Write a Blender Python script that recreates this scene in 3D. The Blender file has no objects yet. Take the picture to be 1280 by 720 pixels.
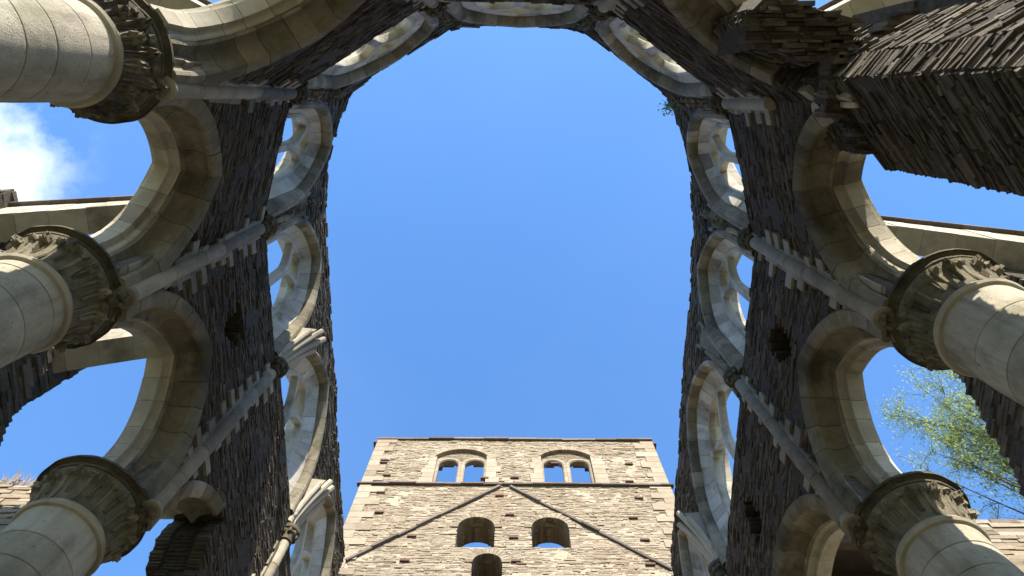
import bpy, math, random
from mathutils import Vector, Matrix, noise
random.seed(11)
R = math.radians
scn = bpy.context.scene
col = scn.collection

# ---------------------------------------------------------------- camera
AL = math.atan(235/940.0); SA, CA = math.sin(AL), math.cos(AL)
cam = bpy.data.cameras.new('camera'); camo = bpy.data.objects.new('camera', cam); col.objects.link(camo)
cam.sensor_width = 36.0; cam.lens = 940/1280*36; cam.clip_start = .05; cam.clip_end = 3000
fw = Vector((0, SA, CA)); up = Vector((0, -CA, SA)); rt = Vector((1, 0, 0))
m = Matrix((rt, up, -fw)).transposed()
m = m @ Matrix.Rotation(R(0.35), 3, 'Z')
camo.matrix_world = m.to_4x4()
scn.camera = camo

# ---------------------------------------------------------------- sky and sun
SUN_AZ = Vector((0.14, -1.0)); SUN_AZ.normalize(); SUN_EL = R(37)
sdir = Vector((SUN_AZ.x*math.cos(SUN_EL), SUN_AZ.y*math.cos(SUN_EL), math.sin(SUN_EL)))
world = bpy.data.worlds.new('World'); scn.world = world; world.use_nodes = True
wt = world.node_tree; wt.nodes.clear()
def wn(t, **k):
    n = wt.nodes.new(t)
    for a, b in k.items(): setattr(n, a, b)
    return n
sky = wn('ShaderNodeTexSky', sky_type='NISHITA', sun_disc=False, sun_elevation=SUN_EL,
         sun_rotation=math.atan2(SUN_AZ.x, SUN_AZ.y), air_density=1.0, dust_density=0.35, ozone_density=4.0)
tc = wn('ShaderNodeTexCoord')
nz = wn('ShaderNodeTexNoise'); nz.inputs['Scale'].default_value = 5.0; nz.inputs['Detail'].default_value = 7; nz.inputs['Roughness'].default_value = .58
wt.links.new(tc.outputs['Generated'], nz.inputs['Vector'])
rmp = wn('ShaderNodeMapRange'); rmp.inputs['From Min'].default_value = .46; rmp.inputs['From Max'].default_value = .80
wt.links.new(nz.outputs['Fac'], rmp.inputs['Value'])
# clouds stand only in one quarter of the sky, low over the left aisle
cd = Vector((-0.755, 0.06, 1.0)).normalized()
dt = wn('ShaderNodeVectorMath', operation='DOT_PRODUCT'); dt.inputs[1].default_value = cd
nrm = wn('ShaderNodeVectorMath', operation='NORMALIZE')
wt.links.new(tc.outputs['Generated'], nrm.inputs[0]); wt.links.new(nrm.outputs[0], dt.inputs[0])
r2 = wn('ShaderNodeMapRange', interpolation_type='SMOOTHSTEP'); r2.inputs['From Min'].default_value = .986; r2.inputs['From Max'].default_value = .9995
wt.links.new(dt.outputs['Value'], r2.inputs['Value'])
ml = wn('ShaderNodeMath', operation='MULTIPLY'); ad = wn('ShaderNodeMath', operation='ADD', use_clamp=True)
wt.links.new(r2.outputs[0], ml.inputs[0]); wt.links.new(rmp.outputs[0], ml.inputs[1])
m3 = wn('ShaderNodeMath', operation='MULTIPLY'); m3.inputs[1].default_value = 1.5
wt.links.new(ml.outputs[0], m3.inputs[0])
m4 = wn('ShaderNodeMath', operation='MINIMUM'); m4.inputs[1].default_value = .7
wt.links.new(m3.outputs[0], m4.inputs[0])
hs = wn('ShaderNodeHueSaturation'); hs.inputs['Saturation'].default_value = 1.14; hs.inputs['Value'].default_value = 1.2
wt.links.new(sky.outputs[0], hs.inputs['Color'])
nw = wn('ShaderNodeTexNoise'); nw.inputs['Scale'].default_value = 2.2; nw.inputs['Detail'].default_value = 6; nw.inputs['Distortion'].default_value = .6
wt.links.new(tc.outputs['Generated'], nw.inputs['Vector'])
rw = wn('ShaderNodeMapRange'); rw.inputs['From Min'].default_value = .42; rw.inputs['From Max'].default_value = .8; rw.inputs['To Max'].default_value = .02
wt.links.new(nw.outputs['Fac'], rw.inputs['Value'])
mxw = wn('ShaderNodeMixRGB'); mxw.inputs['Color2'].default_value = (5.2, 5.8, 6.6, 1)
wt.links.new(rw.outputs[0], mxw.inputs['Fac']); wt.links.new(hs.outputs[0], mxw.inputs['Color1'])
mx = wn('ShaderNodeMixRGB'); mx.inputs['Color2'].default_value = (6.0, 6.3, 6.7, 1)
wt.links.new(m4.outputs[0], mx.inputs['Fac']); wt.links.new(mxw.outputs[0], mx.inputs['Color1'])
bg = wn('ShaderNodeBackground'); bg.inputs['Strength'].default_value = .15
wo = wn('ShaderNodeOutputWorld')
wt.links.new(mx.outputs[0], bg.inputs['Color']); wt.links.new(bg.outputs[0], wo.inputs['Surface'])

sl = bpy.data.lights.new('sun', 'SUN'); sl.energy = 4.9; sl.angle = R(.53); sl.color = (1, .91, .78)
so = bpy.data.objects.new('sun', sl); col.objects.link(so)
so.rotation_euler = (-sdir).to_track_quat('-Z', 'Y').to_euler()
scn.view_settings.view_transform = 'Standard'; scn.view_settings.look = 'None'
scn.view_settings.exposure = 1.3; scn.view_settings.gamma = 1
scn.render.engine = 'CYCLES'
scn.cycles.max_bounces = 8; scn.cycles.diffuse_bounces = 6

# ---------------------------------------------------------------- materials
def material(name, ramp, rough=.93, bump=.5, scale=9, stain=None, stain_scale=1.3, stain_lo=.52, stain_hi=.66, mortar=None,
             moss=None, moss_scale=.9, moss_lo=.55, moss_hi=.7, speck=None, bdist=.02, stain_amt=.8, moss_amt=.8, fine=60, streak=None):
    mt = bpy.data.materials.new(name); mt.use_nodes = True; t = mt.node_tree; N = t.nodes; L = t.links
    b = N['Principled BSDF']; b.inputs['Roughness'].default_value = rough
    b.inputs['Specular IOR Level'].default_value = .25
    g = N.new('ShaderNodeNewGeometry'); tcx = N.new('ShaderNodeTexCoord')
    P = tcx.outputs['Object']
    at = N.new('ShaderNodeAttribute'); at.attribute_name = 'tone'
    n1 = N.new('ShaderNodeTexNoise'); n1.inputs['Scale'].default_value = scale; n1.inputs['Detail'].default_value = 8; n1.inputs['Roughness'].default_value = .65
    L.new(P, n1.inputs['Vector'])
    a1 = N.new('ShaderNodeMath'); a1.operation = 'MULTIPLY_ADD'; a1.inputs[1].default_value = .8; a1.inputs[2].default_value = -.4
    L.new(n1.outputs['Fac'], a1.inputs[0])
    a2 = N.new('ShaderNodeMath'); a2.operation = 'ADD'; L.new(a1.outputs[0], a2.inputs[0]); L.new(at.outputs['Fac'], a2.inputs[1])
    cr = N.new('ShaderNodeValToRGB'); e = cr.color_ramp.elements
    for i, (p, c) in enumerate(ramp):
        el = e[i] if i < 2 else e.new(p)
        el.position = p; el.color = (*c, 1)
    L.new(a2.outputs[0], cr.inputs['Fac'])
    cur = cr.outputs['Color']
    def layer(colr, sc, lo, hi, amt, seed, det=7, stretch=None):
        nonlocal cur
        nn = N.new('ShaderNodeTexNoise'); nn.inputs['Scale'].default_value = sc; nn.inputs['Detail'].default_value = det; nn.inputs['Roughness'].default_value = .62
        mp = N.new('ShaderNodeMapping'); mp.inputs['Location'].default_value = (seed, seed*2.3, seed*.7)
        if stretch: mp.inputs['Scale'].default_value = stretch
        L.new(P, mp.inputs['Vector']); L.new(mp.outputs[0], nn.inputs['Vector'])
        mr = N.new('ShaderNodeMapRange'); mr.inputs['From Min'].default_value = lo; mr.inputs['From Max'].default_value = hi; mr.inputs['To Max'].default_value = amt
        L.new(nn.outputs['Fac'], mr.inputs['Value'])
        mm = N.new('ShaderNodeMixRGB'); mm.inputs['Color2'].default_value = (*colr, 1)
        L.new(mr.outputs[0], mm.inputs['Fac']); L.new(cur, mm.inputs['Color1']); cur = mm.outputs[0]
    if stain: layer(stain, stain_scale, stain_lo, stain_hi, stain_amt, 3.1, stretch=(1, 1, .45))
    if streak: layer(streak, 1.0, .50, .72, .55, 1.7, stretch=(9, 9, .5))
    if moss: layer(moss, moss_scale, moss_lo, moss_hi, moss_amt, 8.7)
    if speck: layer(speck[0], speck[1], speck[2], speck[3], .85, 5.5, 4)
    if mortar:
        lt = N.new('ShaderNodeMath'); lt.operation = 'LESS_THAN'; lt.inputs[1].default_value = -.5; L.new(at.outputs['Fac'], lt.inputs[0])
        mm = N.new('ShaderNodeMixRGB'); mc = N.new('ShaderNodeValToRGB')
        mc.color_ramp.elements[0].position = .3; mc.color_ramp.elements[0].color = (*[x*.45 for x in mortar], 1); mc.color_ramp.elements[1].position = .7; mc.color_ramp.elements[1].color = (*[min(1, x*1.5) for x in mortar], 1)
        nm = N.new('ShaderNodeTexNoise'); nm.inputs['Scale'].default_value = 14; nm.inputs['Detail'].default_value = 9; nm.inputs['Roughness'].default_value = .7
        L.new(P, nm.inputs['Vector']); L.new(nm.outputs['Fac'], mc.inputs['Fac']); L.new(mc.outputs[0], mm.inputs['Color2'])
        L.new(lt.outputs[0], mm.inputs['Fac']); L.new(cur, mm.inputs['Color1']); cur = mm.outputs[0]
    L.new(cur, b.inputs['Base Color'])
    n2 = N.new('ShaderNodeTexNoise'); n2.inputs['Scale'].default_value = fine; n2.inputs['Detail'].default_value = 6; n2.inputs['Roughness'].default_value = .7
    L.new(P, n2.inputs['Vector'])
    n3 = N.new('ShaderNodeTexNoise'); n3.inputs['Scale'].default_value = 11; n3.inputs['Detail'].default_value = 5
    L.new(P, n3.inputs['Vector'])
    s = N.new('ShaderNodeMath'); s.operation = 'ADD'; L.new(n2.outputs['Fac'], s.inputs[0]); L.new(n3.outputs['Fac'], s.inputs[1])
    bp = N.new('ShaderNodeBump'); bp.inputs['Strength'].default_value = bump; bp.inputs['Distance'].default_value = bdist
    L.new(s.outputs[0], bp.inputs['Height']); L.new(bp.outputs[0], b.inputs['Normal'])
    return mt

schist = material('schist_rubble', [(0, (.055, .044, .032)), (.35, (.125, .102, .075)), (.7, (.195, .163, .12)), (1, (.31, .265, .20))],
                  stain=(.035, .029, .022), stain_scale=1.6, stain_lo=.5, stain_hi=.7, stain_amt=.75, mortar=(.085, .070, .052), moss=(.10, .105, .045), moss_scale=1.7, moss_lo=.57, moss_hi=.72, moss_amt=.55,
                  speck=((.36, .34, .29), 26, .67, .74), bump=1.0, bdist=.035)
lime = material('creamy_limestone', [(0, (.18, .157, .115)), (.4, (.335, .298, .225)), (.75, (.43, .39, .30)), (1, (.53, .49, .40))],
                stain=(.085, .075, .058), stain_scale=1.5, stain_lo=.53, stain_hi=.72, stain_amt=.75, moss=(.17, .165, .11), moss_scale=2.2, moss_lo=.55, moss_hi=.75, moss_amt=.3, bump=.35, scale=5, mortar=(.10, .088, .068))
limepale = material('washed_limestone', [(0, (.22, .20, .155)), (.4, (.38, .35, .285)), (.75, (.49, .46, .39)), (1, (.57, .55, .48))],
                stain=(.09, .078, .055), stain_scale=2.6, stain_lo=.50, stain_hi=.68, stain_amt=.72, moss=(.22, .19, .10), moss_scale=2.6, moss_lo=.56, moss_hi=.72, moss_amt=.5, bump=.4, scale=6, mortar=(.10, .088, .068))
limedark = material('shaded_mossy_limestone', [(0, (.09, .078, .055)), (.4, (.19, .165, .115)), (.75, (.30, .265, .195)), (1, (.42, .38, .30))],
                stain=(.05, .045, .033), stain_scale=2.1, stain_lo=.5, stain_hi=.66, stain_amt=.8, moss=(.12, .125, .05), moss_scale=3, moss_lo=.52, moss_hi=.68, moss_amt=.6, bump=.6, scale=7, mortar=(.06, .052, .04))  # moss, plus the shade of the arch hollows put into the colour
drumst = material('column_limestone', [(0, (.19, .165, .115)), (.4, (.37, .33, .25)), (.75, (.47, .425, .335)), (1, (.55, .505, .41))],
                stain=(.07, .062, .045), stain_scale=3.2, stain_lo=.5, stain_hi=.70, stain_amt=.6, moss=(.17, .16, .09), moss_scale=1.4, moss_lo=.5, moss_hi=.72, moss_amt=.6, speck=((.10, .085, .06), 20, .66, .72), bump=.75, scale=6, bdist=.02, mortar=(.06, .052, .04), fine=70, streak=(.13, .115, .085))
carvedlt = material('grey_carving', [(0, (.065, .056, .04)), (.4, (.15, .13, .09)), (.75, (.25, .22, .155)), (1, (.38, .34, .26))],
                 stain=(.05, .045, .033), stain_scale=2.8, stain_lo=.5, stain_hi=.66, stain_amt=.8, moss=(.16, .15, .07), moss_scale=4, moss_lo=.52, moss_hi=.68, moss_amt=.5, bump=.8, bdist=.02, scale=10, fine=45)
carved = material('weathered_carving', [(0, (.05, .043, .030)), (.4, (.14, .12, .08)), (.75, (.27, .235, .165)), (1, (.42, .38, .28))],
                 stain=(.035, .03, .022), stain_scale=2.4, stain_lo=.48, stain_hi=.66, stain_amt=.8, moss=(.13, .12, .05), moss_scale=4, moss_lo=.52, moss_hi=.68, moss_amt=.5, bump=.9, bdist=.03, scale=10, fine=45)
towerst = material('tower_rubble', [(0, (.13, .098, .065)), (.35, (.225, .178, .122)), (.7, (.295, .24, .17)), (1, (.37, .315, .24))],
                  stain=(.22, .16, .10), stain_scale=.9, stain_lo=.52, stain_hi=.7, stain_amt=.5, mortar=(.33, .275, .19), moss=(.36, .33, .26), moss_scale=.7, moss_lo=.55, moss_hi=.7, moss_amt=.45, bump=.6, bdist=.03)
darkslab = material('dark_slab', [(0, (.06, .048, .042)), (.5, (.11, .088, .075)), (1, (.19, .155, .13))], bump=.6)
redslab = material('reddish_slab', [(0, (.07, .04, .032)), (1, (.16, .09, .07))], bump=.6)
turf = material('turf', [(0, (.05, .075, .02)), (.5, (.10, .12, .04)), (1, (.17, .16, .07))], scale=.8, bump=.8, stain=(.30, .26, .18), stain_scale=.25, stain_lo=.48, stain_hi=.6)
floorm = material('gravel_floor', [(0, (.12, .11, .07)), (.5, (.20, .18, .125)), (1, (.29, .26, .20))], scale=3, bump=.8, moss=(.10, .13, .05), moss_scale=.5)
barkm = material('bark', [(0, (.09, .075, .055)), (1, (.20, .17, .13))], bump=.8)
dryg = material('dry_grass', [(0, (.16, .13, .05)), (.5, (.28, .20, .09)), (1, (.36, .22, .10))], bump=.1)
greeng = material('fresh_grass', [(0, (.06, .12, .02)), (1, (.14, .24, .05))], bump=.1)
timber = material('weathered_timber', [(0, (.035, .028, .022)), (1, (.11, .085, .06))], bump=.5)
whitep = material('pale_render', [(0, (.55, .50, .42)), (1, (.72, .68, .60))], bump=.3)
def leafmat():
    mt = bpy.data.materials.new('spring_leaves'); mt.use_nodes = True; t = mt.node_tree
    b = t.nodes['Principled BSDF']; b.inputs['Roughness'].default_value = .6
    at = t.nodes.new('ShaderNodeAttribute'); at.attribute_name = 'tone'
    cr = t.nodes.new('ShaderNodeValToRGB'); cr.color_ramp.elements[0].color = (.16, .22, .04, 1); cr.color_ramp.elements[1].color = (.40, .46, .12, 1)
    t.links.new(at.outputs['Fac'], cr.inputs['Fac']); t.links.new(cr.outputs[0], b.inputs['Base Color'])
    tr = t.nodes.new('ShaderNodeBsdfTranslucent'); t.links.new(cr.outputs[0], tr.inputs['Color'])
    mxs = t.nodes.new('ShaderNodeMixShader'); mxs.inputs[0].default_value = .45
    o = t.nodes['Material Output']
    t.links.new(b.outputs[0], mxs.inputs[1]); t.links.new(tr.outputs[0], mxs.inputs[2]); t.links.new(mxs.outputs[0], o.inputs['Surface'])
    return mt
leafm = leafmat()

# ---------------------------------------------------------------- mesh helpers
class MB:
    def __init__(self): self.v = []; self.f = []; self.t = []; self.s = []
    def quadbox(self, c, tone=.5):
        "c: 8 corners, bottom ring 0-3 then top ring 4-7"
        b = len(self.v); self.v += [tuple(p) for p in c]
        for q in ((3, 2, 1, 0), (4, 5, 6, 7), (0, 1, 5, 4), (1, 2, 6, 5), (2, 3, 7, 6), (3, 0, 4, 7)):
            self.f.append([b+i for i in q]); self.t.append(tone); self.s.append(False)
    def loft(self, rings, tone=.5, caps=True, smooth=False, closed=True):
        b = len(self.v); n = len(rings[0])
        for r in rings: self.v += [tuple(p) for p in r]
        for i in range(len(rings)-1):
            for j in range(n if closed else n-1):
                k = (j+1) % n
                self.f.append([b+i*n+j, b+i*n+k, b+(i+1)*n+k, b+(i+1)*n+j]); self.t.append(tone if not callable(tone) else tone(i)); self.s.append(smooth)
        if caps:
            tt = tone if not callable(tone) else tone(0)
            self.f.append([b+j for j in range(n)][::-1]); self.t.append(tt); self.s.append(False)
            self.f.append([b+(len(rings)-1)*n+j for j in range(n)]); self.t.append(tt); self.s.append(False)
    def tube(self, pts, rad, n=8, tone=.5, smooth=True):
        rings = []
        pts = [Vector(p) for p in pts]
        if not hasattr(rad, '__len__'): rad = [rad]*len(pts)
        for i, p in enumerate(pts):
            d = (pts[min(i+1, len(pts)-1)]-pts[max(i-1, 0)]).normalized()
            a = d.cross(Vector((0, 0, 1)))
            if a.length < .1: a = d.cross(Vector((0, 1, 0)))
            a.normalize(); bb = d.cross(a)
            rings.append([p+(a*math.cos(q*2*math.pi/n)+bb*math.sin(q*2*math.pi/n))*rad[i] for q in range(n)])
        self.loft(rings, tone, True, smooth)
    def lathe(self, prof, centre=(0, 0, 0), n=48, tone=.5, smooth=True, caps=True):
        c = Vector(centre)
        self.loft([[c+Vector((r*math.cos(q*2*math.pi/n), r*math.sin(q*2*math.pi/n), z)) for q in range(n)] for r, z in prof], tone, caps, smooth)
    def blob(self, c, r, tone=.5, sq=(1, 1, 1), amp=.25, n=8):
        c = Vector(c); sd = random.random()*100
        rings = []
        for i in range(n//2+2):
            th = math.pi*(i/(n//2+1)); th = min(max(th, .08), math.pi-.08)
            ring = []
            for q in range(n):
                ph = q*2*math.pi/n
                d = Vector((math.sin(th)*math.cos(ph), math.sin(th)*math.sin(ph), math.cos(th)))
                k = r*(1+amp*noise.noise(d*1.7+Vector((sd, 0, 0))))
                ring.append(c+Vector((d.x*sq[0], d.y*sq[1], d.z*sq[2]))*k)
            rings.append(ring)
        self.loft(rings, tone, True, True)
    def build(self, name, mat, parent=None, **k):
        me = bpy.data.meshes.new(name); me.from_pydata(self.v, [], self.f)
        a = me.attributes.new('tone', 'FLOAT', 'FACE'); a.data.foreach_set('value', [float(x) for x in self.t])
        me.polygons.foreach_set('use_smooth', self.s)
        me.materials.append(mat); me.update()
        import bmesh as _b
        bm = _b.new(); bm.from_mesh(me); _b.ops.recalc_face_normals(bm, faces=bm.faces); bm.to_mesh(me); bm.free()
        if any(self.s): me.set_sharp_from_angle(angle=R(38))
        o = bpy.data.objects.new(name, me); col.objects.link(o)
        if parent:
            o.parent = parent; o.matrix_parent_inverse = Matrix.Identity(4)
            q = parent; off = Vector((0, 0, 0))
            while q: off += q.location; q = q.parent
            if off.length: me.transform(Matrix.Translation(-off))
        for a_, b_ in k.items(): o[a_] = b_
        return o
def thing(name, label, cat, loc=(0, 0, 0), group=None):
    o = bpy.data.objects.new(name, None); col.objects.link(o); o.location = loc; o['label'] = label; o['category'] = cat
    o.empty_display_size = .2
    if group: o['group'] = group
    return o

class Fr:
    "wall frame: s along p0->p1, d outwards, z up"
    def __init__(self, p0, p1, inside=(0, 3.0)):
        self.p0 = Vector(p0); self.p1 = Vector(p1); self.t = (self.p1-self.p0); self.L = self.t.length; self.t.normalize()
        self.n = Vector((self.t.y, -self.t.x))
        if self.n.dot(Vector(inside)-self.p0) > 0: self.n = -self.n
    def P(self, s, d, z):
        p = self.p0+self.t*s+self.n*d
        return Vector((p.x, p.y, z))
def jit(a): return random.uniform(-a, a)
def hashn(*a): return noise.noise(Vector((a[0]*1.0, (a[1] if len(a) > 1 else 0)*1.0, (a[2] if len(a) > 2 else 0)*1.0)))

def solid(ivs, a, b):
    out = [(a, b)]
    for (x, y) in ivs:
        nx = []
        for (p, q) in out:
            if y <= p or x >= q: nx.append((p, q)); continue
            if x > p: nx.append((p, x))
            if y < q: nx.append((y, q))
        out = nx
    return [(p, q) for p, q in out if q-p > .02]

def rows(mb, fr, s0, s1, z0, z1, openings=(), hr=(.022, .055), lr=(.05, .22), prot=.010, d0=0., d1=.62, ztop=None, recess=(), tone=(.30, .16),
         faces='both', gap=.004, core_in=.006, endjit=.0, inner=True, holes=(), hide=.22):
    z = z0
    while z < z1-.01:
        h = random.uniform(*hr); h = min(h, z1-z)
        if z1-(z+h) < hr[0]*.5: h = z1-z
        zm = z+h/2
        iv = []
        for f in openings:
            r = f(zm)
            if r: iv.append(r)
        rc = [r for r in (f(zm) for f in recess) if r]
        for (a, b) in solid(iv, s0, s1):
            e0 = jit(endjit) if a > s0+1e-4 else 0; e1 = jit(endjit) if b < s1-1e-4 else 0
            a += e0; b += e1
            tone_row = random.gauss(0, .05)
            for side in ((0, 1) if faces == 'both' else ((0,) if faces == 'in' else (1,))):
                s = a
                while s < b-1e-4:
                    l = random.uniform(*lr)*random.choice((1, 1, 1, 1.5))
                    if b-(s+l) < lr[0]*.6: l = b-s
                    sm = s+l/2
                    if ztop and zm > ztop(sm): s += l; continue
                    dd = d0-random.uniform(-.004, prot) if side == 0 else d1+random.uniform(-.004, prot)
                    if hide is not None and hashn(sm*2.1+fr.p0.x*3, z*2.1, fr.p0.y+5)+jit(.25) > hide: dd += .02 if side == 0 else -.02
                    if random.random() < .03: dd += (-.014 if side == 0 else .014)
                    p, q = (dd, d0+.16) if side == 0 else (d1-.16, dd)
                    inrec = side == 0 and any(x < sm < y for x, y in rc)
                    hole = side == 0 and any(x-.02 < sm < y+.02 and u < zm < w for x, y, u, w in holes)
                    tn = random.gauss(*tone)+tone_row+.18*hashn(sm*.9, z*.9, fr.p0.x)
                    g = gap/2+random.random()*gap*.5
                    if not inrec and not hole:
                        c = []
                        for zz in (z+g, z+h-g):
                            for (ss, d_) in ((s+g, p), (s+l-g, p), (s+l-g, q), (s+g, q)):
                                c.append(fr.P(ss+jit(gap*.5), d_+(jit(.009) if d_ == dd else 0), zz+jit(max(gap*.45, h*.07))))
                        mb.quadbox(c, max(0, min(1, tn)))
                    if side == 0 or faces == 'out':
                        cd0 = d0+(.6 if inrec else core_in); cd1 = d1-core_in
                        ee0 = .03 if s <= a+1e-4 and a > s0+1e-4 else 0; ee1 = .03 if s+l >= b-1e-4 and b < s1-1e-4 else 0
                        if cd1 > cd0+.01:
                            mb.quadbox([fr.P(ss, d_, zz) for zz in (z, z+h) for ss, d_ in ((s+ee0, cd0), (s+l-ee1, cd0), (s+l-ee1, cd1), (s+ee0, cd1))], -1)
                    s += l
        z += h

def arch_hw(h, spring, Rr, zbot, k=0.):
    c = Rr-h
    def f(z):
        if z < zbot: return None
        if z <= spring: return h+k
        q = (Rr+k)**2-(z-spring)**2
        if q <= 0: return None
        w = math.sqrt(q)-c
        return w if w > 0 else None
    return f
def arch_open(sc, *a):
    f = arch_hw(*a)
    def g(z):
        w = f(z)
        return (sc-w, sc+w) if w else None
    return g
def rad_for(h, rise): return max((rise*rise+h*h)/(2*h), h)

def ring(mb, fr, sc, h, spring, Rr, zbot, prof, blk=.28, gap=.006, jt=.003, sides=(-1, 1), tone=(.55, .16), sub=3, tlim=(0, 1), core=True, jambblk=.32, coreprof=None):
    "a pointed arch with jambs; prof = closed polygon of (r, d), r away from the intrados"
    c = Rr-h
    th_end = [math.acos(min(1, c/(Rr+r))) for r, d in prof]
    def sec(sd, t, o=0):
        out = []
        for (r, d), te in zip(prof, th_end):
            if t < 0: s = h+r; z = spring+t
            else:
                s = -c+(Rr+r)*math.cos(te*t); z = spring+(Rr+r)*math.sin(te*t)
            out.append(fr.P(sc+sd*s, d+o, z))
        return out
    arc = Rr*th_end[0]
    for sd in sides:
        # arc voussoirs
        nb = max(2, round(arc*(tlim[1]-tlim[0])/blk))
        cuts = [tlim[0]+(tlim[1]-tlim[0])*(i+(jit(.16) if 0 < i < nb else 0))/nb for i in range(nb+1)]
        g = gap/2/arc
        for i in range(nb):
            a, b = cuts[i]+g, cuts[i+1]-(g if cuts[i+1] < .999 else 0)
            o = jit(jt)
            mb.loft([sec(sd, a+(b-a)*k/sub, o) for k in range(sub+1)], max(0, min(1, random.gauss(*tone))), True, True)
        if tlim[0] <= 0:
            z = zbot-spring
            while z < -1e-3:
                l = jambblk*random.uniform(.75, 1.2)
                if -z-l < .12: l = -z
                mb.loft([sec(sd, z+gap/2, 0), sec(sd, z+l-gap/2-1e-4, 0)], max(0, min(1, random.gauss(*tone))))
                z += l
        if core:
            # slightly smaller mortar bed behind the joints
            def shr(sd, t):
                pf = coreprof or prof; cx = sum(r for r, d in pf)/len(pf); cy = sum(d for r, d in pf)/len(pf)
                out = []
                for (r, d) in pf:
                    te = math.acos(min(1, c/(Rr+r))); e = .010; L_ = math.hypot(r-cx, d-cy) or 1
                    r2_ = r-(r-cx)/L_*e; d2 = d-(d-cy)/L_*e
                    if t < 0: s = h+r2_; z = spring+t
                    else: s = -c+(Rr+r2_)*math.cos(te*t); z = spring+(Rr+r2_)*math.sin(te*t)
                    out.append(fr.P(sc+sd*s, d2, z))
                return out
            ts = ([zbot-spring+.001] if tlim[0] <= 0 and zbot < spring-.01 else [])+[tlim[0]+(tlim[1]-tlim[0])*k/16 for k in range(17)]
            mb.loft([shr(sd, t) for t in ts], -1)

# ---------------------------------------------------------------- plan
HC = 6.5; LEDGE = 10.55; TOP = 14.0; GR = -1.6
V = {'L5': (-3.5, 9.35), 'L4': (-3.5, 6.6), 'L3': (-3.5, 3.85), 'L2': (-3.5, 1.73), 'L1': (-2.95, -.1), 'L0': (-1.05, -1.25),
     'R0': (1.16, -1.21), 'R1': (2.85, 0.), 'R2': (3.38, 1.88), 'R3': (3.34, 3.96), 'R4': (3.34, 7.2), 'R5': (3.34, 9.35)}
order = ['L5', 'L4', 'L3', 'L2', 'L1', 'L0', 'R0', 'R1', 'R2', 'R3', 'R4', 'R5']
V = {k: Vector(v) for k, v in V.items()}
def outv(k):
    i = order.index(k)
    ns = []
    if i > 0: ns.append(Fr(V[order[i-1]], V[k]).n)
    if i < len(order)-1: ns.append(Fr(V[k], V[order[i+1]]).n)
    v = sum(ns, Vector((0, 0))); return v.normalized()

# ---------------------------------------------------------------- ground
g = MB()
n = 40; ext = 600
def gz(x, y): return GR-.02
xs = [-ext, -200, -80, -40, -20, -10, 0, 10, 20, 40, 80, 200, ext]
for i in range(len(xs)-1):
    for j in range(len(xs)-1):
        b = len(g.v)
        for (x, y) in ((xs[i], xs[j]), (xs[i+1], xs[j]), (xs[i+1], xs[j+1]), (xs[i], xs[j+1])): g.v.append((x, y, gz(x, y)))
        g.f.append([b, b+1, b+2, b+3]); g.t.append(.5); g.s.append(False)
g.build('ground', turf, kind='structure')
g = MB()
pl = [(-9, -3), (-6, -6), (0, -8), (6, -6), (9, -3), (9, 30), (-9, 30)]
b = len(g.v); g.v += [(x, y, GR) for x, y in pl]; g.f.append(list(range(len(pl)))); g.t.append(.5); g.s.append(False)
g.build('church_floor', floorm, kind='structure')

# ---------------------------------------------------------------- choir walls
ARC_IN = [(0, .36), (0, .50), (.03, .505), (.04, .53), (.04, .56), (.26, .56), (.26, .27), (.095, .27), (.075, .275), (.062, .295), (.065, .325), (.05, .35), (.02, .352)]
IN_CORE = [(.02, .39), (.02, .49), (.05, .54), (.24, .54), (.24, .29), (.09, .29)]
ARC_HOOD = [(.075, .268), (.085, .235), (.13, .235), (.175, .21), (.20, .16), (.205, .10), (.20, .06), (.185, .035), (.19, .0), (.215, -.02), (.29, -.035), (.34, -.05), (.365, -.02), (.365, .268)]
HOOD_CORE = [(.235, .25), (.235, .01), (.34, -.01), (.34, .25)]
ARC_OUT = [(.09, .561), (.12, .60), (.2, .61), (.22, .64), (.34, .66), (.34, .561)]
WIN_RIB = [(0, .10), (.02, .02), (.05, -.03), (.10, -.045), (.14, -.02), (.15, .04), (.15, .12), (.0, .12)]
arches_drop = {'R0R1'}

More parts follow.
